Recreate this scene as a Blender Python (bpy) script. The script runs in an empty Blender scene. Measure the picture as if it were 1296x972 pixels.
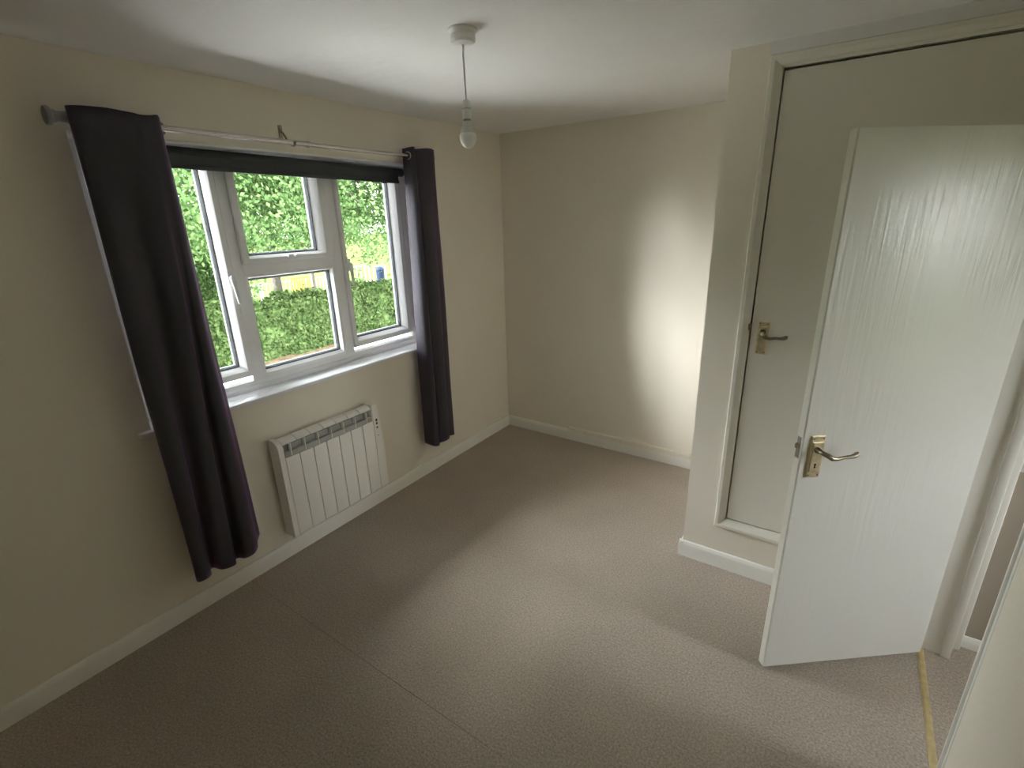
import bpy, bmesh, math, random
import numpy as np
from mathutils import Vector, Matrix

random.seed(7)
rng = np.random.default_rng(11)
sc = bpy.context.scene
COL = sc.collection

# ------------------------------------------------------------------ camera
def make_camera():
    pos = Vector((2.3967, -0.2563, 1.7783))
    yaw, pitch, roll, f = 0.6089, -0.3262, -0.0294, 621.37
    fw = Vector((-math.sin(yaw) * math.cos(pitch), math.cos(yaw) * math.cos(pitch), math.sin(pitch)))
    rt = Vector((math.cos(yaw), math.sin(yaw), 0.0))
    up = rt.cross(fw)
    r2 = math.cos(roll) * rt + math.sin(roll) * up
    u2 = -math.sin(roll) * rt + math.cos(roll) * up
    cd = bpy.data.cameras.new('camera')
    cd.sensor_fit = 'HORIZONTAL'
    cd.sensor_width = 36.0
    cd.lens = f / 1296.0 * 36.0
    cd.clip_start = 0.02
    cd.clip_end = 500
    co = bpy.data.objects.new('camera', cd)
    m = Matrix((r2, u2, -fw)).transposed().to_4x4()
    m.translation = pos
    co.matrix_world = m
    COL.objects.link(co)
    sc.camera = co
make_camera()

# ------------------------------------------------------------------ world, light, exposure
SKY = 1.35
EXPOSURE = 4.58
w = bpy.data.worlds.new('overcast_sky')
sc.world = w
w.use_nodes = True
nt = w.node_tree
nt.nodes.clear()
wo = nt.nodes.new('ShaderNodeOutputWorld')
bg = nt.nodes.new('ShaderNodeBackground')
tc = nt.nodes.new('ShaderNodeTexCoord')
nz = nt.nodes.new('ShaderNodeTexNoise')
nz.inputs['Scale'].default_value = 3.0
nz.inputs['Detail'].default_value = 4.0
cr = nt.nodes.new('ShaderNodeValToRGB')
cr.color_ramp.elements[0].position = 0.3
cr.color_ramp.elements[0].color = (0.84, 0.92, 1.0, 1)
cr.color_ramp.elements[1].position = 0.7
cr.color_ramp.elements[1].color = (1.0, 1.0, 0.99, 1)
nt.links.new(tc.outputs['Generated'], nz.inputs['Vector'])
nt.links.new(nz.outputs['Fac'], cr.inputs['Fac'])
# overcast sky: luminance rises towards the zenith under thin bright cloud
sx = nt.nodes.new('ShaderNodeSeparateXYZ')
mm = nt.nodes.new('ShaderNodeMath'); mm.operation = 'MAXIMUM'; mm.inputs[1].default_value = 0.0
ma = nt.nodes.new('ShaderNodeMath'); ma.operation = 'MULTIPLY_ADD'; ma.inputs[1].default_value = 0.4; ma.inputs[2].default_value = 0.6
mv = nt.nodes.new('ShaderNodeVectorMath'); mv.operation = 'SCALE'
nt.links.new(tc.outputs['Generated'], sx.inputs['Vector'])
nt.links.new(sx.outputs['Z'], mm.inputs[0])
nt.links.new(mm.outputs['Value'], ma.inputs[0])
nt.links.new(cr.outputs['Color'], mv.inputs[0])
nt.links.new(ma.outputs['Value'], mv.inputs['Scale'])
nt.links.new(mv.outputs['Vector'], bg.inputs['Color'])
bg.inputs['Strength'].default_value = SKY
nt.links.new(bg.outputs['Background'], wo.inputs['Surface'])

SUN = 1.65
sl = bpy.data.lights.new('hazy_sun_offscreen', 'SUN')
sl.energy = SUN
sl.angle = math.radians(36)
sl.color = (0.97, 0.98, 1.0)
so = bpy.data.objects.new('hazy_sun_offscreen', sl)
COL.objects.link(so)
# low hazy sun to the side of the window: its light reaches the alcove wall
so.rotation_euler = Vector((0.46, 0.85, -0.27)).to_track_quat('-Z', 'Y').to_euler()

def portal(name, loc, sx, sy, direction):
    l = bpy.data.lights.new(name, 'AREA')
    l.shape = 'RECTANGLE'
    l.size = sx
    l.size_y = sy
    l.cycles.is_portal = True
    o = bpy.data.objects.new(name, l)
    o.location = loc
    o.rotation_euler = Vector(direction).to_track_quat('-Z', 'Z').to_euler()
    COL.objects.link(o)
portal('window_portal', (-0.205, 1.31, 1.53), 1.76, 1.16, (1, 0, 0))
portal('landing_window_offscreen', (4.40, 1.565, 1.325), 0.42, 1.3, (-1, 0, 0))

sc.view_settings.view_transform = 'Standard'
sc.view_settings.look = 'None'
sc.view_settings.exposure = EXPOSURE
sc.view_settings.gamma = 1.0
sc.view_settings.use_curve_mapping = False
sc.cycles.max_bounces = 14
sc.cycles.diffuse_bounces = 8
sc.cycles.transparent_max_bounces = 16
sc.cycles.sample_clamp_indirect = 6.0

# ------------------------------------------------------------------ helpers
def tag(o, label=None, cat=None, group=None, kind=None):
    if label: o['label'] = label
    if cat: o['category'] = cat
    if group: o['group'] = group
    if kind: o['kind'] = kind
    return o

def empty(name, loc=(0, 0, 0), rz=0.0):
    o = bpy.data.objects.new(name, None)
    o.empty_display_size = 0.05
    o.location = loc
    o.rotation_euler = (0, 0, rz)
    COL.objects.link(o)
    return o

def link(name, bm, mat, parent=None, smooth=False, sharp=40):
    bmesh.ops.recalc_face_normals(bm, faces=bm.faces)
    me = bpy.data.meshes.new(name)
    bm.to_mesh(me)
    bm.free()
    if smooth:
        for p in me.polygons: p.use_smooth = True
        try: me.set_sharp_from_angle(angle=math.radians(sharp))
        except Exception: pass
    o = bpy.data.objects.new(name, me)
    for m in (mat if isinstance(mat, (list, tuple)) else [mat]): me.materials.append(m)
    COL.objects.link(o)
    if parent is not None: o.parent = parent
    return o

def BM(): return bmesh.new()

def box(bm, x0, x1, y0, y1, z0, z1, bev=0.0, seg=2):
    vs = [bm.verts.new((x, y, z)) for x in (x0, x1) for y in (y0, y1) for z in (z0, z1)]
    f = [(0, 1, 3, 2), (4, 6, 7, 5), (0, 4, 5, 1), (2, 3, 7, 6), (0, 2, 6, 4), (1, 5, 7, 3)]
    fs = [bm.faces.new([vs[i] for i in q]) for q in f]
    if bev > 0:
        es = list({e for q in fs for e in q.edges})
        bmesh.ops.bevel(bm, geom=es, offset=bev, segments=seg, affect='EDGES', profile=0.5)
    return bm

def tube(bm, pts, rad, n=12, cap=True):
    pts = [Vector(p) for p in pts]
    rads = rad if isinstance(rad, (list, tuple)) else [rad] * len(pts)
    rings = []
    ref = None
    for i, p in enumerate(pts):
        if i == 0: t = pts[1] - pts[0]
        elif i == len(pts) - 1: t = pts[-1] - pts[-2]
        else: t = (pts[i + 1] - pts[i - 1])
        t.normalize()
        if ref is None:
            ref = Vector((0, 0, 1)) if abs(t.z) < 0.9 else Vector((1, 0, 0))
        a = t.cross(ref).normalized()
        b = t.cross(a).normalized()
        ref = -b if False else ref
        rings.append([bm.verts.new(p + rads[i] * (math.cos(2 * math.pi * k / n) * a + math.sin(2 * math.pi * k / n) * b)) for k in range(n)])
    for r0, r1 in zip(rings[:-1], rings[1:]):
        for k in range(n):
            bm.faces.new((r0[k], r0[(k + 1) % n], r1[(k + 1) % n], r1[k]))
    if cap:
        bm.faces.new(rings[0][::-1]); bm.faces.new(rings[-1])
    return bm

def lathe(bm, prof, centre=(0, 0, 0), axis='z', n=28):
    """prof: list of (radius, height)"""
    c = Vector(centre)
    rings = []
    for r, h in prof:
        ring = []
        for k in range(n):
            a = 2 * math.pi * k / n
            if axis == 'z': v = Vector((r * math.cos(a), r * math.sin(a), h))
            elif axis == 'y': v = Vector((r * math.cos(a), h, r * math.sin(a)))
            else: v = Vector((h, r * math.cos(a), r * math.sin(a)))
            ring.append(bm.verts.new(c + v))
        rings.append(ring)
    for r0, r1 in zip(rings[:-1], rings[1:]):
        for k in range(n):
            bm.faces.new((r0[k], r0[(k + 1) % n], r1[(k + 1) % n], r1[k]))
    bm.faces.new(rings[0][::-1]); bm.faces.new(rings[-1])
    return bm

def ring(bm, a0, a1, b0, b1, prof, fn):
    """mitred rectangular frame; prof = closed list of (inset, depth); fn(a,b,d)->xyz"""
    rows = []
    for ins, d in prof:
        rows.append([bm.verts.new(fn(a, b, d)) for a, b in ((a0 + ins, b0 + ins), (a1 - ins, b0 + ins), (a1 - ins, b1 - ins), (a0 + ins, b1 - ins))])
    n = len(rows)
    for i in range(n):
        r0, r1 = rows[i], rows[(i + 1) % n]
        for k in range(4):
            bm.faces.new((r0[k], r0[(k + 1) % 4], r1[(k + 1) % 4], r1[k]))
    return bm

def extrude(bm, prof, p0, p1, out):
    """extrude (d, z) profile along p0->p1; out = unit vector of d"""
    p0, p1, out = Vector(p0), Vector(p1), Vector(out)
    r0 = [bm.verts.new(p0 + out * d + Vector((0, 0, z))) for d, z in prof]
    r1 = [bm.verts.new(p1 + out * d + Vector((0, 0, z))) for d, z in prof]
    n = len(prof)
    for k in range(n):
        bm.faces.new((r0[k], r0[(k + 1) % n], r1[(k + 1) % n], r1[k]))
    bm.faces.new(r0[::-1]); bm.faces.new(r1)
    return bm

def poly_prism(bm, pts, fn, d0, d1):
    lo = [bm.verts.new(fn(a, b, d0)) for a, b in pts]
    hi = [bm.verts.new(fn(a, b, d1)) for a, b in pts]
    n = len(pts)
    bm.faces.new(lo[::-1]); bm.faces.new(hi)
    for k in range(n): bm.faces.new((lo[k], lo[(k + 1) % n], hi[(k + 1) % n], hi[k]))
    return bm

# ------------------------------------------------------------------ materials
def mat(name, col, rough=0.6, metal=0.0, noise=None, bump=None, spec=0.5, sheen=0.0, coat=0.0):
    """noise=(scale, amount) colour variation; bump=(scale, strength, dist[, stretch])"""
    m = bpy.data.materials.new(name)
    m.use_nodes = True
    t = m.node_tree
    b = t.nodes['Principled BSDF']
    b.inputs['Base Color'].default_value = (*col, 1)
    b.inputs['Roughness'].default_value = rough
    b.inputs['Metallic'].default_value = metal
    b.inputs['Specular IOR Level'].default_value = spec
    if sheen: b.inputs['Sheen Weight'].default_value = sheen
    if coat: b.inputs['Coat Weight'].default_value = coat
    c = t.nodes.new('ShaderNodeTexCoord')
    if noise:
        n = t.nodes.new('ShaderNodeTexNoise')
        n.inputs['Scale'].default_value = noise[0]
        n.inputs['Detail'].default_value = 5
        r = t.nodes.new('ShaderNodeValToRGB')
        a = noise[1]
        r.color_ramp.elements[0].position = 0.3
        r.color_ramp.elements[1].position = 0.7
        r.color_ramp.elements[0].color = (*[max(0, q * (1 - a)) for q in col], 1)
        r.color_ramp.elements[1].color = (*[min(1, q * (1 + a)) for q in col], 1)
        t.links.new(c.outputs['Object'], n.inputs['Vector'])
        t.links.new(n.outputs['Fac'], r.inputs['Fac'])
        t.links.new(r.outputs['Color'], b.inputs['Base Color'])
    if bump:
        mp = t.nodes.new('ShaderNodeMapping')
        if len(bump) > 3: mp.inputs['Scale'].default_value = bump[3]
        n2 = t.nodes.new('ShaderNodeTexNoise')
        n2.inputs['Scale'].default_value = bump[0]
        n2.inputs['Detail'].default_value = 4
        bp = t.nodes.new('ShaderNodeBump')
        bp.inputs['Strength'].default_value = bump[1]
        bp.inputs['Distance'].default_value = bump[2]
        t.links.new(c.outputs['Object'], mp.inputs['Vector'])
        t.links.new(mp.outputs['Vector'], n2.inputs['Vector'])
        t.links.new(n2.outputs['Fac'], bp.inputs['Height'])
        t.links.new(bp.outputs['Normal'], b.inputs['Normal'])
    return m

M = {}
M['wall'] = mat('cream_wall_paint', (0.82, 0.77, 0.665), 0.75, noise=(2.2, 0.015), bump=(60, 0.12, 0.004))
M['ceiling'] = mat('white_ceiling_paint', (0.78, 0.77, 0.75), 0.85, noise=(3, 0.02), bump=(16, 0.25, 0.01))
M['trim'] = mat('white_gloss_trim', (0.85, 0.835, 0.785), 0.38, bump=(25, 0.06, 0.003))
M['cupboard'] = mat('pale_cupboard_paint', (0.77, 0.745, 0.66), 0.4, bump=(14, 0.05, 0.003))
M['upvc'] = mat('white_upvc', (0.87, 0.875, 0.88), 0.28)
M['sill'] = mat('white_sill_gloss', (0.80, 0.81, 0.84), 0.3)
M['gasket'] = mat('black_gasket', (0.03, 0.03, 0.03), 0.6)
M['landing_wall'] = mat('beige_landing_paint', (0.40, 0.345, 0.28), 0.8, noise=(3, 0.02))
M['curtain'] = mat('dark_purple_curtain', (0.030, 0.030, 0.036), 0.62, noise=(40, 0.08), bump=(420, 0.15, 0.002), sheen=0.4)
M['curtain'].node_tree.nodes['Principled BSDF'].inputs['Sheen Tint'].default_value = (0.70, 0.26, 0.80, 1)
M['curtain'].node_tree.nodes['Principled BSDF'].inputs['Sheen Roughness'].default_value = 0.45
M['blind'] = mat('charcoal_blind_fabric', (0.035, 0.042, 0.045), 0.6, bump=(500, 0.1, 0.001))
M['rod'] = mat('satin_nickel_rod', (0.62, 0.60, 0.56), 0.22, metal=1.0)
M['grey_plastic'] = mat('grey_finial_plastic', (0.26, 0.26, 0.26), 0.4)
M['heater'] = mat('white_heater_enamel', (0.88, 0.865, 0.81), 0.4)
M['heater_grey'] = mat('grey_grille_plastic', (0.42, 0.42, 0.40), 0.5)
M['black'] = mat('black_plastic', (0.015, 0.015, 0.015), 0.4)
M['brass'] = mat('worn_brass', (0.72, 0.63, 0.44), 0.42, metal=1.0, noise=(60, 0.12))
M['brass_dark'] = mat('tarnished_brass_lever', (0.30, 0.26, 0.19), 0.36, metal=1.0, noise=(70, 0.15))
M['steel'] = mat('latch_steel', (0.45, 0.44, 0.42), 0.4, metal=1.0)
M['plastic_white'] = mat('white_fitting_plastic', (0.78, 0.77, 0.74), 0.4)
M['bulb'] = mat('frosted_bulb_dome', (0.88, 0.88, 0.86), 0.35)
M['bulb_neck'] = mat('grey_bulb_neck', (0.62, 0.62, 0.60), 0.4)
M['cord'] = mat('white_cord', (0.74, 0.73, 0.70), 0.5)
M['strip'] = mat('brass_threshold', (0.62, 0.50, 0.26), 0.45, metal=0.4, noise=(30, 0.15))

def carpet_material(name, col):
    m = bpy.data.materials.new(name)
    m.use_nodes = True
    t = m.node_tree
    b = t.nodes['Principled BSDF']
    b.inputs['Roughness'].default_value = 0.95
    b.inputs['Specular IOR Level'].default_value = 0.1
    b.inputs['Sheen Weight'].default_value = 0.25
    b.inputs['Sheen Roughness'].default_value = 0.6
    c = t.nodes.new('ShaderNodeTexCoord')
    n1 = t.nodes.new('ShaderNodeTexNoise'); n1.inputs['Scale'].default_value = 130; n1.inputs['Detail'].default_value = 3
    n2 = t.nodes.new('ShaderNodeTexNoise'); n2.inputs['Scale'].default_value = 1.6; n2.inputs['Detail'].default_value = 4
    r1 = t.nodes.new('ShaderNodeValToRGB')
    r1.color_ramp.elements[0].position = 0.32; r1.color_ramp.elements[1].position = 0.68
    r1.color_ramp.elements[0].color = (*[q * 0.72 for q in col], 1)
    r1.color_ramp.elements[1].color = (*[q * 1.25 for q in col], 1)
    r2 = t.nodes.new('ShaderNodeValToRGB')
    r2.color_ramp.elements[0].position = 0.35; r2.color_ramp.elements[1].position = 0.65
    r2.color_ramp.elements[0].color = (0.9, 0.9, 0.9, 1); r2.color_ramp.elements[1].color = (1.05, 1.05, 1.05, 1)
    mx = t.nodes.new('ShaderNodeMixRGB'); mx.blend_type = 'MULTIPLY'; mx.inputs['Fac'].default_value = 1
    bp = t.nodes.new('ShaderNodeBump'); bp.inputs['Strength'].default_value = 0.7; bp.inputs['Distance'].default_value = 0.006
    n3 = t.nodes.new('ShaderNodeTexNoise'); n3.inputs['Scale'].default_value = 95; n3.inputs['Detail'].default_value = 4
    L = t.links.new
    for n in (n1, n2, n3): L(c.outputs['Object'], n.inputs['Vector'])
    L(n1.outputs['Fac'], r1.inputs['Fac']); L(n2.outputs['Fac'], r2.inputs['Fac'])
    L(r1.outputs['Color'], mx.inputs['Color1']); L(r2.outputs['Color'], mx.inputs['Color2'])
    L(mx.outputs['Color'], b.inputs['Base Color'])
    L(n3.outputs['Fac'], bp.inputs['Height']); L(bp.outputs['Normal'], b.inputs['Normal'])
    return m
M['carpet'] = carpet_material('beige_carpet', (0.40, 0.335, 0.272))

def door_material():
    m = mat('white_gloss_grained_door', (0.82, 0.81, 0.77), 0.26)
    t = m.node_tree
    b = t.nodes['Principled BSDF']
    c = t.nodes.new('ShaderNodeTexCoord')
    mp = t.nodes.new('ShaderNodeMapping'); mp.inputs['Scale'].default_value = (1, 1, 0.07)
    wv = t.nodes.new('ShaderNodeTexNoise'); wv.inputs['Scale'].default_value = 55; wv.inputs['Detail'].default_value = 3
    wv.inputs['Distortion'].default_value = 0.6
    mk = t.nodes.new('ShaderNodeTexNoise'); mk.inputs['Scale'].default_value = 2.5
    rp = t.nodes.new('ShaderNodeValToRGB'); rp.color_ramp.elements[0].position = 0.42; rp.color_ramp.elements[1].position = 0.66
    ml = t.nodes.new('ShaderNodeMath'); ml.operation = 'MULTIPLY'
    bp = t.nodes.new('ShaderNodeBump'); bp.inputs['Strength'].default_value = 0.5; bp.inputs['Distance'].default_value = 0.006
    L = t.links.new
    L(c.outputs['Object'], mp.inputs['Vector']); L(mp.outputs['Vector'], wv.inputs['Vector'])
    L(c.outputs['Object'], mk.inputs['Vector']); L(mk.outputs['Fac'], rp.inputs['Fac'])
    L(wv.outputs['Fac'], ml.inputs[0]); L(rp.outputs['Color'], ml.inputs[1])
    L(ml.outputs['Value'], bp.inputs['Height']); L(bp.outputs['Normal'], b.inputs['Normal'])
    return m
M['door'] = door_material()

def glass_material():
    m = bpy.data.materials.new('window_glass')
    m.use_nodes = True
    t = m.node_tree
    t.nodes.clear()
    o = t.nodes.new('ShaderNodeOutputMaterial')
    tr = t.nodes.new('ShaderNodeBsdfTransparent'); tr.inputs['Color'].default_value = (0.985, 0.99, 0.985, 1)
    gl = t.nodes.new('ShaderNodeBsdfGlossy'); gl.inputs['Roughness'].default_value = 0.02
    fr = t.nodes.new('ShaderNodeFresnel'); fr.inputs['IOR'].default_value = 1.25
    mx = t.nodes.new('ShaderNodeMixShader')
    L = t.links.new
    L(fr.outputs['Fac'], mx.inputs['Fac']); L(tr.outputs['BSDF'], mx.inputs[1]); L(gl.outputs['BSDF'], mx.inputs[2])
    L(mx.outputs['Shader'], o.inputs['Surface'])
    return m
M['glass'] = glass_material()

def leaf_material(name, c0, c1, trans=0.35):
    m = bpy.data.materials.new(name)
    m.use_nodes = True
    t = m.node_tree
    t.nodes.clear()
    o = t.nodes.new('ShaderNodeOutputMaterial')
    g = t.nodes.new('ShaderNodeNewGeometry')
    r = t.nodes.new('ShaderNodeValToRGB')
    r.color_ramp.elements[0].color = (*c0, 1); r.color_ramp.elements[1].color = (*c1, 1)
    d = t.nodes.new('ShaderNodeBsdfDiffuse'); tl = t.nodes.new('ShaderNodeBsdfTranslucent')
    mx = t.nodes.new('ShaderNodeMixShader'); mx.inputs['Fac'].default_value = trans
    L = t.links.new
    L(g.outputs['Random Per Island'], r.inputs['Fac'])
    L(r.outputs['Color'], d.inputs['Color']); L(r.outputs['Color'], tl.inputs['Color'])
    L(d.outputs['BSDF'], mx.inputs[1]); L(tl.outputs['BSDF'], mx.inputs[2]); L(mx.outputs['Shader'], o.inputs['Surface'])
    return m
M['hedge_leaf'] = leaf_material('hedge_leaves', (0.032, 0.066, 0.018), (0.145, 0.205, 0.077))
M['tree_leaf'] = leaf_material('tree_leaves', (0.040, 0.086, 0.026), (0.130, 0.195, 0.078), 0.45)
M['leaf_core'] = mat('hedge_inner_foliage', (0.088, 0.135, 0.048), 0.9, noise=(6, 0.3), spec=0.0)
M['grass'] = mat('meadow_grass', (0.045, 0.064, 0.020), 0.9, noise=(0.3, 0.25), spec=0.0)
M['dry_soil'] = mat('dry_grass_verge', (0.17, 0.13, 0.078), 0.9, noise=(5, 0.35), spec=0.0)
M['road'] = mat('pale_pinkish_path', (0.075, 0.066, 0.063), 0.9, noise=(1.5, 0.12), spec=0.0)
M['bounce_paving'] = mat('grey_bounce_paving', (0.44, 0.43, 0.41), 0.9, noise=(1.2, 0.15), spec=0.1)
M['bark'] = mat('grey_bark', (0.10, 0.090, 0.078), 0.9, noise=(12, 0.3), bump=(20, 0.5, 0.03), spec=0.0)
M['yellow'] = mat('yellow_barrier_plastic', (0.42, 0.29, 0.012), 0.5)
M['rail'] = mat('galvanised_railing', (0.22, 0.24, 0.25), 0.6, spec=0.1)
M['white_rail'] = mat('white_painted_rail', (0.55, 0.56, 0.57), 0.5)
M['blue_bin'] = mat('navy_blue_bin', (0.015, 0.022, 0.045), 0.6, spec=0.1)

# ------------------------------------------------------------------ dimensions
H = 2.384; L_ = 3.1115; XB = 1.850; YB = 2.117; XR = 2.850; YN = -0.95
XO = 2.960                      # landing side of the partition
OY0, OY1, OZ0, OZ1 = 0.456, 2.195, 0.955, 2.112   # window opening
DY0, DY1, DZ = 1.325, 2.028, 2.012               # doorway

# ------------------------------------------------------------------ room shell
def struct(name, bm, m, label, cat, parent=None):
    o = link(name, bm, m, parent)
    if parent is None: tag(o, label, cat, kind='structure')
    return o

# floor slab with two carpet widths joined at a seam
b = BM(); box(b, -0.20, 4.40, YN - 0.1, L_ + 0.1, -0.25, -0.012)
fl = struct('floor', b, M['carpet'], 'beige carpeted bedroom floor with a straight seam', 'floor')
def carpet_piece(x0, x1, y0, y1):
    b = BM(); box(b, x0, x1, y0, y1, -0.03, 0.0, 0.005, 3)
    return link('carpet_width', b, M['carpet'], fl)
carpet_piece(-0.005, XR + 0.03, 0.6895, L_ + 0.005)
carpet_piece(-0.005, XR + 0.03, YN - 0.005, 0.6905)
carpet_piece(XR + 0.03, 4.31, 0.3, 2.15)

b = BM(); box(b, -0.20, 4.40, YN - 0.1, L_ + 0.1, H, H + 0.2)
struct('ceiling', b, M['ceiling'], 'white slightly textured ceiling', 'ceiling')

b = BM()
x0, x1 = -0.20, 0.0
box(b, x0, x1, YN - 0.1, OY0, -0.2, H + 0.02); box(b, x0, x1, OY1, L_ + 0.1, -0.2, H + 0.02)
box(b, x0, x1, OY0, OY1, -0.2, OZ0 - 0.014); box(b, x0, x1, OY0, OY1, OZ1, H + 0.02)
struct('wall_left', b, M['wall'], 'cream painted wall with the window opening', 'wall')

b = BM(); box(b, 0.0, XB + 0.1, L_, L_ + 0.1, -0.2, H + 0.02)
struct('wall_far', b, M['wall'], 'plain cream wall of the alcove facing the viewer', 'wall')

b = BM(); box(b, -0.20, XO, YN - 0.1, YN, -0.2, H + 0.02)
struct('wall_back', b, M['wall'], 'plain cream wall behind the viewer', 'wall')

# boxed-in cupboard projecting into the room
CX0, CX1, CZ0, CZ1 = 2.046, 2.792, 0.288, 2.281
b = BM()
box(b, XB, CX0 - 0.02, YB, L_ + 0.05, -0.2, H + 0.02)
box(b, CX1 + 0.02, XR + 0.0, YB, L_ + 0.05, -0.2, H + 0.02)
box(b, CX0 - 0.02, CX1 + 0.02, YB, L_ + 0.05, -0.2, CZ0 - 0.02)
box(b, CX0 - 0.02, CX1 + 0.02, YB, L_ + 0.05, CZ1 + 0.02, H + 0.02)
box(b, CX0 - 0.02, CX1 + 0.02, YB + 0.08, L_ + 0.05, CZ0 - 0.02, CZ1 + 0.02)
struct('wall_cupboard', b, M['wall'], 'projecting cream painted box wall around the raised cupboard door', 'wall')

b = BM(); box(b, 1.992, XR - 0.001, YB - 0.006, YB + 0.002, CZ1 + 0.056, H + 0.004)
tag(link('trim_5', b, M['ceiling'], None), 'white filler strip between the cupboard frame and ceiling', 'filler strip', kind='structure')
# right wall with doorway
b = BM()
box(b, XR, XO, YN - 0.1, DY0 - 0.03, -0.2, H + 0.02)
box(b, XR, XO, DY1 + 0.03, 2.25, -0.2, H + 0.02)
box(b, XR, XO, DY0 - 0.03, DY1 + 0.03, DZ + 0.03, H + 0.02)
struct('wall_right', b, M['wall'], 'cream partition wall holding the open doorway', 'wall')

# landing beyond the doorway
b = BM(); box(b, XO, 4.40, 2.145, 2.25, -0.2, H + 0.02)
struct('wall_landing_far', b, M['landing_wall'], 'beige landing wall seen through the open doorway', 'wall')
b = BM(); box(b, XO, 4.40, 0.22, 0.32, -0.2, H + 0.02)
struct('wall_landing_near', b, M['wall'], 'hidden cream side wall of the landing', 'wall')
LY0, LY1, LZ0, LZ1 = 1.38, 1.75, 0.7, 1.95
b = BM()
box(b, 4.30, 4.40, 0.22, LY0, -0.2, H + 0.02); box(b, 4.30, 4.40, LY1, 2.25, -0.2, H + 0.02)
box(b, 4.30, 4.40, LY0, LY1, -0.2, LZ0); box(b, 4.30, 4.40, LY0, LY1, LZ1, H + 0.02)
struct('wall_landing_end', b, M['wall'], 'hidden cream end wall of the landing with a window', 'wall')
w2 = tag(empty('window_2', (4.35, 1.45, LZ0)), 'plain landing window with a white frame, out of view', 'window', kind='structure')
b = BM(); ring(b, LY0, LY1, LZ0, LZ1, [(0, 0.03), (0.05, 0.03), (0.05, -0.03), (0, -0.03)], lambda a, c, d: (d, a - 1.45, c - LZ0))
link('frame', b, M['upvc'], w2)
b = BM(); box(b, -0.004, 0.004, LY0 + 0.04 - 1.45, LY1 - 0.04 - 1.45, 0.04, LZ1 - LZ0 - 0.04)
link('pane', b, M['glass'], w2)

# ------------------------------------------------------------------ skirtings
def skirt(h=0.088, t=0.017):
    return [(-0.004, -0.01), (t, -0.01), (t, h - 0.022), (t - 0.003, h - 0.012), (t - 0.009, h - 0.002), (t - 0.013, h), (-0.004, h)]
def base(name, p0, p1, out, label, h=0.088, t=0.017):
    b = BM(); extrude(b, skirt(h, t), p0, p1, out)
    o = link(name, b, M['trim'], None, True, 25)
    return tag(o, label, 'skirting board', kind='structure')
base('baseboard_left', (0, YN, 0), (0, L_ + 0.003, 0), (1, 0, 0), 'white skirting board below the window and the heater')
base('baseboard_far', (0, L_, 0), (XB + 0.003, L_, 0), (0, -1, 0), 'white skirting board along the alcove wall', t=0.018)
base('baseboard_cupboard', (XB - 0.017, YB, 0), (XR, YB, 0), (0, -1, 0), 'white skirting board below the raised cupboard door', h=0.09)
base('baseboard_alcove_side', (XB, L_, 0), (XB, YB - 0.017, 0), (-1, 0, 0), 'white skirting board round the corner of the cupboard box', h=0.09)
base('baseboard_back', (0, YN, 0), (XR, YN, 0), (0, 1, 0), 'white skirting board behind the viewer')
base('baseboard_right', (XR, YN, 0), (XR, DY0 - 0.017, 0), (-1, 0, 0), 'white skirting board beside the doorway on the partition wall')
base('baseboard_landing', (3.0, 2.145, 0), (4.3, 2.145, 0), (0, -1, 0), 'low white skirting board of the landing beyond the doorway', h=0.05)

# cable trunking above the skirting of the alcove wall
tr = tag(empty('cable_trunking', (0.625, L_, 0.08)), 'slim cream cable trunking along top of the alcove skirting board', 'cable trunking')
b = BM(); box(b, 0.012, XB - 0.625, -0.026, 0.001, 0.0, 0.034, 0.003)
link('cover', b, M['wall'], tr)
b = BM(); box(b, 0.0, 0.014, -0.029, 0.001, -0.003, 0.037, 0.003)
link('end_cap', b, M['wall'], tr)

# ------------------------------------------------------------------ doorway lining, stops, architraves
wl = tag(empty('trim_1', (XR, DY0, 0)), 'white painted frame around the open bedroom doorway', 'door frame', kind='structure')
def wbox(name, x0, x1, y0, y1, z0, z1, m, parent, bev=0.003, org=(XR, DY0, 0)):
    b = BM(); box(b, x0 - org[0], x1 - org[0], y0 - org[1], y1 - org[1], z0 - org[2], z1 - org[2], bev, 2)
    return link(name, b, m, parent, True, 50)
wbox('jamb', XR - 0.002, XO + 0.004, DY1, DY1 + 0.032, 0, DZ + 0.03, M['trim'], wl)
wbox('jamb', XR - 0.002, XO + 0.004, DY0 - 0.032, DY0, 0, DZ + 0.03, M['trim'], wl)
wbox('head', XR - 0.002, XO + 0.004, DY0 - 0.002, DY1 + 0.002, DZ, DZ + 0.032, M['trim'], wl)
wbox('stop', XR + 0.04, XR + 0.075, DY0 - 0.001, DY0 + 0.012, 0, DZ, M['trim'], wl)
wbox('stop', XR + 0.04, XR + 0.075, DY0, DY1, DZ - 0.012, DZ + 0.001, M['trim'], wl)
wbox('stop', XR + 0.088, XO + 0.010, DY1 - 0.010, DY1 + 0.001, 0, DZ, M['trim'], wl, 0.004)
# architraves on the room side
b = BM()
pf = [(0.001, -0.006), (-0.005, -0.006), (-0.0085, -0.008), (-0.0095, -0.012), (-0.0085, -0.016), (-0.005, -0.018), (0.001, -0.018)]
poly_prism(b, pf, lambda a, c, d: (a, c, d), 0.0, DZ + 0.075)
link('edge_bead', b, M['trim'], wl, True, 30)
wbox('architrave', XR - 0.013, XR + 0.001, DY1 + 0.006, YB - 0.003, 0, DZ + 0.07, M['trim'], wl, 0.005)
wbox('architrave', XR - 0.013, XR + 0.001, DY0 - 0.018, YB - 0.003, DZ + 0.006, DZ + 0.071, M['trim'], wl, 0.005)
# landing side
wbox('architrave', XO, XO + 0.015, DY0 - 0.07, DY0 - 0.006, 0, DZ + 0.07, M['trim'], wl, 0.005)

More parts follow.
